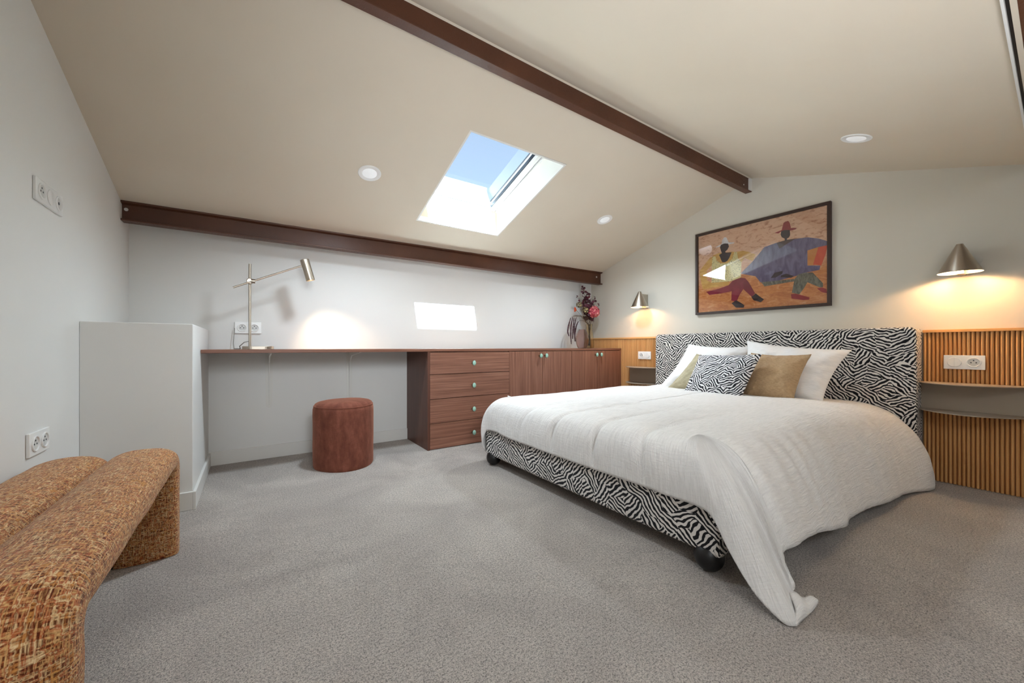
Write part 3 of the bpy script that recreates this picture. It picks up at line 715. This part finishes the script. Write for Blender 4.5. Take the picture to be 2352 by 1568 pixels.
# ================================================================== WALL LAMPS
def wall_lamp(y, zb, label, energy):
    cx_ = XR - .118; c = Vector((cx_, y, zb)); r0, r1, h = .086, .014, .160
    t = thing('wall_lamp', (XR, y, zb), label, 'wall lamp', 'brushed steel cone wall lamps')
    make('shade', G().lathe([(r0, 0), (r1, h - .002), (r1 - .001, h), (0, h)], 64, c, cap=False), MT['steel'], t, smooth='auto')
    make('shade_lining', G().lathe([(r0 - .0012, .0005), (r1, h - .006), (0, h - .006)], 48, c, cap=False), MT['shade_inside'], t, smooth='auto', label='white inside of the cone')
    make('bracket', bxg(cx_ + .02, XR - .0005, y - .013, y + .013, zb - .004, zb + .136), MT['steel'], t, bevel=.001)
    make('bulb', G().lathe([(.001, .072), (.014, .075), (.019, .086), (.016, .100), (.010, .112), (.010, .13)], 24, c), MT['bulb'], t, smooth=True)
    l = lamp('wall_lamp_light', 'POINT', (0, 0, 0), energy, (1, .62, .32)); l.data.shadow_soft_size = .012
    l.parent = t; l.location = Vector((cx_, y, zb + .034)) - Vector((XR, y, zb))
wall_lamp(.333, 1.214, 'brushed steel cone wall lamp at the right of the headboard', 4.0)
wall_lamp(2.458, 1.203, 'brushed steel cone wall lamp at the left of the headboard', 1.9)

# ================================================================== DESK LAMP
DLY = 3.0
pb_ = by(575, 800, DLY); zt_ = CT1
dl = thing('desk_lamp', (pb_.x, DLY, zt_), 'brushed steel desk lamp with tilting arm on the desk', 'desk lamp')
xA, xB = by(556, 800, DLY).x, by(629, 800, DLY).x
N = 14; rr = .052
pts = [(xA + rr + rr*cos(a), DLY + rr*sin(a)) for a in [pi/2 + pi*k/N for k in range(N+1)]] + [(xB - rr + rr*cos(a), DLY + rr*sin(a)) for a in [-pi/2 + pi*k/N for k in range(N+1)]]
make('lamp_base', G().prism([(x, y, zt_) for x, y in pts], (0, 0, .020)), MT['steel'], dl, bevel=.0015)
px = by(574, 720, DLY).x; zj = by(575, 646, DLY).z; zp_ = by(575, 606, DLY).z
make('post', G().tube([(px, DLY, zt_ + .018), (px, DLY, zp_)], .0075, 16), MT['steel'], dl, smooth='auto')
jy = DLY - .018
J = Vector((px + .004, jy, zj)); pa = by(535, 660, jy); pc = by(690, 611, jy)
make('arm', G().tube([pa, pc], .0055, 14), MT['steel'], dl, smooth='auto')
make('joint', G().lathe([(.017, -.016), (.019, -.012), (.019, .010), (.015, .014)], 28, (px, DLY - .006, zj), R=Matrix.Rotation(pi/2, 3, 'X')).lathe([(.014, -.010), (.014, .012)], 20, J + Vector((.012, 0, .0)), R=Matrix.Rotation(pi/2, 3, 'Y')), MT['steel'], dl, smooth='auto')
h0, h1 = by(699, 596, jy), by(713.5, 644, jy); ax = (h1 - h0).normalized(); Rh = Vector((0, 0, 1)).rotation_difference(ax).to_matrix(); HL = (h1 - h0).length
hd = make('lamp_head', G().lathe([(0, 0), (.026, 0), (.0285, .002), (.0285, HL), (.0265, HL), (.0265, HL - .03)], 40, h0, R=Rh, cap=False), MT['steel'], dl, smooth='auto')
make('bulb', G().lathe([(.0262, HL - .028), (0, HL - .026)], 28, h0, R=Rh, cap=False), emit('desk_lamp_diffuser', (255, 224, 176), 8), hd)
make('hinge', G().tube([pc, h0 + ax*.045], .006, 12), MT['steel'], dl, smooth='auto')
make('power_cable', G().tube([(px - .006, DLY, zt_ + .052), (px - .03, DLY + .01, zt_ + .046), (px - .055, DLY + .02, zt_ + .02), (px - .052, DLY + .05, zt_ + .004), (px - .06, DLY + .10, zt_ + .0035), (px - .09, YB - .03, zt_ + .0035), (px - .094, YB - .02, zt_ + .04), (px - .088, YB - .013, zt_ + .145)], .0028, 8), plain('grey_cable', (150, 146, 140), .5), dl, smooth=True)
l = lamp('desk_lamp_light', 'SPOT', (0, 0, 0), 14, (1, .80, .56)); l.data.spot_size = radians(84); l.data.spot_blend = 1.; l.data.shadow_soft_size = .022
l.parent = dl; l.location = h0 + ax*(HL - .004) - Vector((pb_.x, DLY, zt_)); l.rotation_euler = (-(ax + Vector((.12, .22, 0)))).to_track_quat('Z', 'Y').to_euler()

# ================================================================== STOOL
def pouf():
    c = Vector((.520, 2.775, 0)); H = .432; n = 72; g = G(); vs = []; uv = []
    def rad(a):                                       # rounded, slightly triangular plan
        return .186*(1 + .035*cos(3*(a - .6)) + .02*cos(2*a))
    prof = [(.965, .0), (.985, .008), (.992, .05), (1.0, .2), (1.0, .34), (.995, H - .045), (.975, H - .028), (.935, H - .012), (.86, H - .003), (.7, H + .004), (.45, H + .008), (.2, H + .009), (.001, H + .009)]
    fine = []
    for k in range(len(prof)-1):
        for s_ in range(3): fine.append((lerp(prof[k][0], prof[k+1][0], s_/3), lerp(prof[k][1], prof[k+1][1], s_/3)))
    fine.append(prof[-1]); acc = 0; last = None
    for (r, z) in fine:
        if last: acc += sqrt(((r-last[0])*.186)**2 + (z-last[1])**2)
        last = (r, z)
        for i in range(n+1):
            a = 2*pi*i/n; q = rad(a)*r + .002*noise.noise(Vector((cos(a)*3, sin(a)*3, z*7)))
            vs.append(c + Vector((q*cos(a), q*sin(a), z))); uv.append((a*.186, acc))
    m_ = n+1
    fs = [(k*m_ + i, k*m_ + i + 1, (k+1)*m_ + i + 1, (k+1)*m_ + i) for k in range(len(fine)-1) for i in range(n)]
    g.add(vs, fs, 0, uv); g.add([vs[i] for i in range(n)], [tuple(range(n))[::-1]]); g.uv[-1] = [(0, 0)]*n
    return g, c, rad, H
g, c, rad, H = pouf()
st = thing('velvet_stool', c, 'rust brown velvet pouf stool in front of the desk', 'stool')
make('upholstery', g, MT['velvet'], st, smooth=True)
make('piping', G().tube([c + Vector((rad(a)*.974*cos(a), rad(a)*.974*sin(a), H - .026)) for a in [2*pi*k/72 for k in range(73)]], .0022, 6), MT['velvet'], st, smooth=True)

# ================================================================== BENCH
def bench():
    y0, y1, H, R1 = .885, 2.005, .412, .062; th = .088
    t = thing('tweed_bench', (-.42, (y0+y1)/2, 0), 'orange brown tweed bench with two padded arches along the left wall', 'bench')
    # centre line of one padded arch in the y-z plane
    yc0, yc1, zc = y0 + th/2, y1 - th/2, H - th/2; r = .055; path = []
    for k in range(16): path.append((yc0, lerp(.002, zc - r, k/16)))
    for k in range(9): a = pi - pi/2*k/8; path.append((yc0 + r + r*cos(a), zc - r + r*sin(a)))
    for k in range(1, 40): path.append((lerp(yc0 + r, yc1 - r, k/40), zc))
    for k in range(9): a = pi/2 - pi/2*k/8; path.append((yc1 - r + r*cos(a), zc - r + r*sin(a)))
    for k in range(1, 17): path.append((yc1, lerp(zc - r, .002, k/16)))
    N = 36
    for xc, w2 in ((-.329, .094), (-.515, .094)):
        g = G(); vs = []; uv = []; acc = 0
        for i, (y, z) in enumerate(path):
            p0, p1 = path[max(i-1, 0)], path[min(i+1, len(path)-1)]; ty, tz = p1[0]-p0[0], p1[1]-p0[1]; L = sqrt(ty*ty+tz*tz); ny, nz = -tz/L, ty/L
            if i: acc += sqrt((y-path[i-1][0])**2 + (z-path[i-1][1])**2)
            mid = sin(pi*min(1, max(0, (acc - .36)/.95)))
            per_ = 0; lastp = None
            for k in range(N+1):
                a = 2*pi*k/N; ca, sa = cos(a), sin(a); e = .62
                X = w2*(abs(ca)**e)*(1 if ca >= 0 else -1); Nn = th/2*(abs(sa)**e)*(1 if sa >= 0 else -1)
                if sa > 0: Nn += (.012 + .008*mid)*(1 - (X/w2)**2)          # puffy outer face
                Nn += .0025*noise.noise(Vector((X*14 + xc*9, acc*8, sa))); X += .002*noise.noise(Vector((acc*9, sa*2, xc*5)))
                P_ = Vector((xc + X, y + ny*Nn, max(.002, z + nz*Nn)))
                if lastp is not None: per_ += (P_ - lastp).length
                lastp = P_; vs.append(P_); uv.append((acc*1.0, per_ + xc))
        m_ = N+1
        g.add(vs, [(i*m_ + k, (i+1)*m_ + k, (i+1)*m_ + k + 1, i*m_ + k + 1) for i in range(len(path)-1) for k in range(N)], 0, uv)
        for base in (0, (len(path)-1)*m_): g.add([vs[base+k] for k in range(N)], [tuple(range(N))]); g.uv[-1] = [uv[base+k] for k in range(N)]
        make('padded_arch', g, MT['tweed'], t, smooth=True)
    g = G()
    g.box(-.432, -.412, y1 - th + .012, y1 - .02, .003, H - .05); g.box(-.432, -.412, y0 + .02, y0 + th - .012, .003, H - .05)  # black boxes fill the groove between the arches as its shade
    make('gap_shade_strip', g, MT['black'], t, label='black strip put in as the shaded gap between the two arches')
bench()

# ================================================================== PAINTING
PX = XR - .030
pt = thing('framed_painting', (XR, 1.427, 1.09), 'framed painting of two seated figures in hats above the bed', 'painting')
c4 = [bx(1597, 540, PX), bx(1908, 459, PX), bx(1908, 703, PX), bx(1597, 722, PX)]
y1_, y0_ = (c4[0].y + c4[3].y)/2, (c4[1].y + c4[2].y)/2; z1_, z0_ = (c4[0].z + c4[1].z)/2, (c4[2].z + c4[3].z)/2
fw = .021
g = G(); g.box(PX, XR - .0005, y0_, y1_, z1_ - fw, z1_); g.box(PX, XR - .0005, y0_, y1_, z0_, z0_ + fw); g.box(PX, XR - .0005, y0_, y0_ + fw, z0_ + fw, z1_ - fw); g.box(PX, XR - .0005, y1_ - fw, y1_, z0_ + fw, z1_ - fw)
make('frame', g, MT['dark_frame'], pt, bevel=.0015)
def art_mat(name, c1, c2, sc=9., stretch=(1, 1, 1), rot=(0, 0, 0)):
    m = M(name); c = m.coord('Object', stretch, rot); n = m.noise(c, sc, 5, .65, .6)
    m.set(Base_Color=m.ramp(n, [(.36, s2l(c1)), (.62, s2l(c2))]), Roughness=.7, Specular_IOR_Level=.1); return m.m
def bg_mat():
    m = M('print_ground'); c = m.coord('Object'); n = m.noise(m.coord('Object', (1, 2.2, 5), (.6, 0, 0)), 8, 5, .7, .8)
    z = m.n('ShaderNodeSeparateXYZ', {0: c}).outputs[2]
    f = m.n('ShaderNodeMapRange', {'Value': m.math('ADD', z, m.math('MULTIPLY', m.noise(c, 4, 3), .3)), 'From Min': .42, 'From Max': .62}).outputs[0]
    top_ = m.ramp(n, [(.36, s2l((190, 136, 106))), (.46, s2l((232, 184, 152))), (.7, s2l((238, 194, 162)))])
    low = m.ramp(n, [(.36, s2l((194, 118, 72))), (.55, s2l((218, 146, 92))), (.72, s2l((234, 182, 140)))])
    m.set(Base_Color=m.mix(f, low, top_), Roughness=.7, Specular_IOR_Level=.1); return m.m
def dots():
    m = M('print_dotted'); v = m.n('ShaderNodeTexVoronoi', {'Vector': m.coord('Object', (1, 95, 95)), 'Scale': 1.}).outputs[0]
    m.set(Base_Color=m.ramp(v, [(.22, s2l((96, 84, 60))), (.34, s2l((226, 210, 146)))]), Roughness=.7); return m.m
AM = [bg_mat(), art_mat('print_white', (214, 208, 214), (240, 238, 240), 30), art_mat('print_dark', (52, 40, 50), (66, 52, 62)), dots(),
      art_mat('print_mustard', (198, 142, 62), (226, 178, 96), 12, (1, 1, 3)), art_mat('print_maroon', (124, 44, 56), (148, 58, 72)), art_mat('print_shoe', (58, 52, 54), (78, 68, 68)),
      art_mat('print_brick_red', (146, 50, 54), (164, 62, 66)), art_mat('print_violet', (92, 84, 116), (124, 116, 146), 10, (1, 3, 1)), art_mat('print_scarlet', (206, 74, 56), (222, 96, 70)),
      art_mat('print_green', (88, 84, 74), (142, 140, 124), 26, (1, 4, 1)), art_mat('print_ochre', (198, 122, 56), (214, 142, 80)), art_mat('print_chest', (72, 58, 60), (88, 70, 70))]
shapes = [(8, [(650, 1000), (800, 850), (930, 690), (1070, 640), (1190, 608), (1320, 590), (1430, 576), (1560, 590), (1665, 622), (1665, 670), (1560, 690), (1430, 730), (1430, 905), (1580, 905), (1570, 955), (1400, 990), (1300, 1025), (1100, 1080), (880, 1100), (825, 1030)]),
          (12, [(1070, 640), (1190, 606), (1290, 592), (1180, 660), (1105, 710)]),
          (7, [(1048, 525), (1130, 492), (1150, 412), (1170, 395), (1205, 385), (1225, 410), (1238, 468), (1305, 466), (1290, 485), (1235, 498), (1130, 505), (1090, 532)]),
          (2, [(1118, 545), (1125, 506), (1160, 492), (1225, 492), (1228, 550), (1212, 580), (1192, 590), (1192, 620), (1165, 614), (1165, 592), (1130, 575)]),
          (11, [(1430, 730), (1558, 690), (1495, 895), (1430, 905)]), (9, [(1558, 690), (1665, 668), (1640, 780), (1590, 905), (1495, 893)]),
          (10, [(890, 1100), (1110, 1078), (1285, 1060), (1320, 1010), (1400, 988), (1490, 985), (1610, 1110), (1612, 1155), (1575, 1160), (1430, 1100), (1390, 1170), (1335, 1240), (1248, 1222), (1275, 1090), (930, 1148)]),
          (2, [(1003, 1052), (1048, 988), (1143, 968), (1138, 1000), (1060, 1045)]), (2, [(1118, 1042), (1125, 1018), (1185, 1000), (1272, 1028), (1240, 1048)]),
          (7, [(1238, 1240), (1290, 1232), (1350, 1248), (1455, 1275), (1450, 1302), (1380, 1308), (1245, 1290)]), (7, [(1540, 1172), (1600, 1160), (1650, 1178), (1660, 1228), (1600, 1216)]),
          (4, [(300, 812), (332, 800), (320, 900), (258, 965), (262, 1080), (315, 1108), (520, 1072), (515, 1132), (215, 1186), (190, 1080), (172, 975)]),
          (4, [(575, 752), (680, 733), (755, 750), (830, 778), (790, 852), (700, 820), (662, 870), (600, 800)]),
          (4, [(330, 790), (400, 762), (560, 745), (610, 750), (600, 900), (400, 900), (330, 850)]),
          (3, [(328, 800), (360, 800), (375, 850), (425, 882), (500, 875), (555, 830), (580, 748), (612, 748), (622, 820), (663, 870), (657, 1042), (540, 1090), (315, 1106), (318, 900)]),
          (2, [(403, 782), (445, 757), (548, 752), (525, 810), (500, 852), (470, 868), (438, 866)]),
          (1, [(353, 698), (432, 655), (440, 610), (462, 578), (488, 578), (515, 636), (583, 636), (575, 648), (515, 660), (450, 662), (395, 692)]),
          (2, [(414, 695), (425, 665), (462, 650), (508, 650), (518, 685), (500, 722), (475, 742), (480, 760), (436, 765), (424, 730)]),
          (5, [(253, 1212), (400, 1175), (515, 1135), (560, 1082), (655, 1048), (705, 1052), (745, 1095), (822, 1230), (782, 1270), (685, 1180), (640, 1250), (605, 1330), (545, 1312), (550, 1205), (420, 1232), (290, 1248)]),
          (6, [(778, 1272), (830, 1230), (870, 1262), (925, 1300), (888, 1333), (805, 1310)]), (6, [(548, 1345), (600, 1310), (650, 1335), (697, 1368), (690, 1395), (600, 1396)])]
XP = XR - .014
g = G().box(XP, XR - .002, y0_ + fw, y1_ - fw, z0_ + fw, z1_ - fw)
for k, (mi, poly) in enumerate(shapes):
    ps = []
    for (a, b) in poly:
        p = bx(1570 + a/5.057, 430 + b/5.057, PX); p.x = XP - .00012*(k+1); p.y = max(y0_ + fw, min(y1_ - fw, p.y)); ps.append(p)
    g.add(ps, [tuple(range(len(ps)))], mi)
make('print', g, AM, pt)
make('glass_pane', bxg(XR - .0205, XR - .019, y0_ + fw - .002, y1_ - fw + .002, z0_ + fw - .002, z1_ - fw + .002), MT['picture_glass'], pt)

# ================================================================== VASES AND DRIED FLOWERS
VA = by(1337, 790, 3.01); VB = by(1353, 790, 3.12); VA.z = VB.z = CT1
va = thing('vase', VA, 'pink ribbed round glass vase on the worktop corner', 'vase'); vb = thing('vase', VB, 'tall pale amber glass vase holding the dried flowers', 'vase')
def shell(prof, t): return prof + [(max(r - t, .002), z + (t if k == 0 else 0)) for k, (r, z) in enumerate(prof)][::-1]
pa_ = [(.036, .0005), (.048, .008), (.063, .05), (.070, .095), (.065, .145), (.049, .185), (.037, .200), (.038, .207)]
def smoothp(p, m=4):
    out = []
    for k in range(len(p)-1):
        a, b, c_, d = p[max(k-1, 0)], p[k], p[k+1], p[min(k+2, len(p)-1)]
        for s_ in range(m):
            t = s_/m; out.append(tuple(.5*((2*b[i]) + (c_[i]-a[i])*t + (2*a[i]-5*b[i]+4*c_[i]-d[i])*t*t + (-a[i]+3*b[i]-3*c_[i]+d[i])*t**3) for i in (0, 1)))
    return out + [p[-1]]
make('vase_body', G().lathe(shell(smoothp(pa_), .004), 80, VA, rib=lambda a, z: .035*abs(sin(a*6)) - .015), MT['pink_glass'], va, smooth=True)
pv = [(.044, .0005), (.052, .006), (.054, .03), (.052, .10), (.046, .17), (.038, .215), (.036, .245), (.040, .265), (.038, .278)]
make('vase_body', G().lathe(shell(smoothp(pv), .0035), 72, VB, rib=lambda a, z: .03*abs(sin(a*5)) - .01), MT['amber_glass'], vb, smooth=True)
rnd = random.Random(11)
MT['stem'] = plain('dried_stem', (96, 76, 52), .7); MT['burgundy'] = plain('burgundy_leaf', (66, 22, 34), .55); MT['burgundy2'] = plain('wine_leaf', (88, 26, 46), .5)
MT['pink'] = plain('pink_petal', (206, 84, 96), .7); MT['pink2'] = plain('pale_pink_petal', (232, 146, 140), .7); MT['orange'] = plain('orange_petal', (190, 74, 34), .6)
MT['straw'] = plain('straw_flower', (176, 158, 112), .8); MT['amar'] = plain('amaranth', (58, 24, 32), .8)
MOUTH = VB + Vector((0, 0, .26))
def fp(u, v, dy=0): return by(u, v, VB.y - .02 + dy)
def stemto(tip, bend=.02, r=.0018, start=None):
    s0 = VB + Vector((rnd.uniform(-.02, .02), rnd.uniform(-.02, .02), .03)); m_ = MOUTH + Vector((rnd.uniform(-.015, .015), rnd.uniform(-.015, .01), 0))
    pts = [s0, s0.lerp(m_, .5), m_]; d = tip - m_
    for k in range(1, 9): t = k/8; pts.append(m_ + d*t + Vector((0, 0, bend*sin(pi*t))))
    return pts
def leaf(g, c, nrm, r, up=None, mi=0):
    nrm = nrm.normalized(); a = nrm.orthogonal().normalized(); b = nrm.cross(a); n = 8
    g.add([c + nrm*.15*r] + [c + (a*cos(2*pi*k/n) + b*sin(2*pi*k/n)*.85)*r for k in range(n)], [(0, k+1, (k+1) % n + 1) for k in range(n)], mi)
def eucalyptus(tip, n, label, spread=.035, rl=.017):
    t = thing('eucalyptus_branch', VB + Vector((0, 0, .03)), label, 'dried flower', 'dried stems in the amber vase'); pts = stemto(tip)
    make('stem', G().tube(pts, .002, 6), MT['stem'], t, smooth=True)
    L = pts[3:]
    for k in range(n):
        f = (k + rnd.random()*.6)/n; i = min(int(f*(len(L)-1)), len(L)-2); p = L[i].lerp(L[i+1], f*(len(L)-1) - i)
        a = k*2.4; off = Vector((cos(a), sin(a)*.8, .35 + rnd.uniform(-.3, .3))); q = p + off*spread*(1.1 - .75*f)*rnd.uniform(.6, 1)
        g = G(); leaf(g, q, Vector((rnd.uniform(-1, 1), rnd.uniform(-1.5, -.2), rnd.uniform(-.6, .9))), rl*(1.15 - .65*f)*rnd.uniform(.75, 1.15))
        make('leaf', g, MT['burgundy'] if k % 3 else MT['burgundy2'], t, solid=.0008)
G_F = 'dried stems in the amber vase'
eucalyptus(fp(1338, 657), 34, 'tallest burgundy eucalyptus branch in the middle of the bouquet', .05, .030)
eucalyptus(fp(1350, 672), 26, 'burgundy eucalyptus branch just right of the tallest one', .055, .030)
eucalyptus(fp(1324, 678, -.03), 16, 'sparse dark eucalyptus branch at the left of the bouquet', .04, .022)
eucalyptus(fp(1367, 680, -.01), 18, 'burgundy eucalyptus branch rising above the pink hydrangea', .045, .024)
eucalyptus(fp(1377, 697, -.04), 10, 'short burgundy branch at the far right of the bouquet', .035, .018)
def ballflower(name, c, r, n, mats, label, pr_=.013, cat='dried flower'):
    t = thing(name, VB + Vector((0, 0, .03)), label, cat, G_F); make('stem', G().tube(stemto(c - Vector((0, 0, r*.6)), 0), .0022, 6), MT['stem'], t, smooth=True)
    g = G()
    for k in range(n):
        z = 1 - 2*(k + .5)/n; a = k*2.39996; q = sqrt(1 - z*z); d = Vector((q*cos(a), q*sin(a), z))
        for e in range(3):
            dd = (d + Vector((rnd.uniform(-.5, .5), rnd.uniform(-.5, .5), rnd.uniform(-.5, .5)))).normalized()
            leaf(g, c + d*r*rnd.uniform(.75, 1.05), dd, pr_*rnd.uniform(.7, 1.2), mi=rnd.choice(range(len(mats))))
    o = make('flower_head', g, mats, t)
    o['kind'] = 'stuff' if False else 'thing'
    del o['kind']
ballflower('hydrangea', fp(1364, 716, -.05), .064, 110, [MT['pink'], MT['pink2'], MT['pink']], 'pink dried hydrangea head at the right of the bouquet')
ballflower('straw_flower', fp(1345, 712, -.02), .036, 45, [MT['straw'], MT['stem']], 'straw coloured flower head left beside the hydrangea', .009)
ballflower('straw_flower', fp(1330, 700, -.03), .032, 40, [MT['straw'], MT['stem']], 'straw coloured flower head above the orange flower', .007)
t = thing('orange_flower', VB + Vector((0, 0, .03)), 'orange pointed flower at the left of the bouquet', 'dried flower', G_F)
oc = fp(1324, 712, -.05); make('stem', G().tube(stemto(oc, .0), .0022, 6), MT['stem'], t, smooth=True)
for k in range(5):
    d = Vector((-1, -.2, .25 + (k-2)*.35)).normalized(); g = G(); sd = d.cross(Vector((0, 1, 0))).normalized()*.008
    tip = oc + d*.055; g.add([oc - sd*.5, oc + sd*.5, oc + d*.03 + sd, tip, oc + d*.03 - sd, oc + d*.03 + Vector((0, -.006, 0))], [(0, 1, 2, 5), (0, 5, 4), (2, 3, 5), (5, 3, 4)]); make('petal', g, MT['orange'], t, solid=.001)
for (seq, lab) in (([(1337, 722), (1316, 726), (1308, 740), (1304, 760), (1307, 772)], 'drooping amaranth tassel farthest left'), ([(1337, 722), (1320, 724), (1313, 740), (1311, 765), (1312, 790)], 'long drooping amaranth tassel second from left'),
                   ([(1338, 722), (1322, 725), (1317, 745), (1316, 765), (1315, 778)], 'drooping amaranth tassel third from left'), ([(1340, 722), (1327, 725), (1320, 745), (1320, 768), (1321, 784)], 'drooping amaranth tassel just left of the pink vase'), ([(1342, 735), (1332, 736), (1325, 745), (1321, 762), (1320, 775)], 'short drooping amaranth tassel nearest the pink vase')):
    t = thing('amaranth_tassel', VB + Vector((0, 0, .03)), lab, 'dried flower', G_F)
    P4 = [fp(u, v, -.05) for u, v in seq]; P4[0] = MOUTH.lerp(P4[0], .7)
    pts = smoothp([(p.x, p.z) for p in P4], 10); pts = [Vector((a, P4[1].y, b)) for a, b in pts]
    pts = [VB + Vector((0, 0, .04)), MOUTH] + pts[4:]
    make('stem', G().tube(pts[:14], .0018, 6), MT['stem'], t, smooth=True)
    make('tassel', G().tube(pts[12:], [.0035 + .0022*rnd.random() + .0025*sin(pi*k/max(1, len(pts)-13)) for k in range(len(pts)-12)], 7), MT['amar'], t, smooth=True)
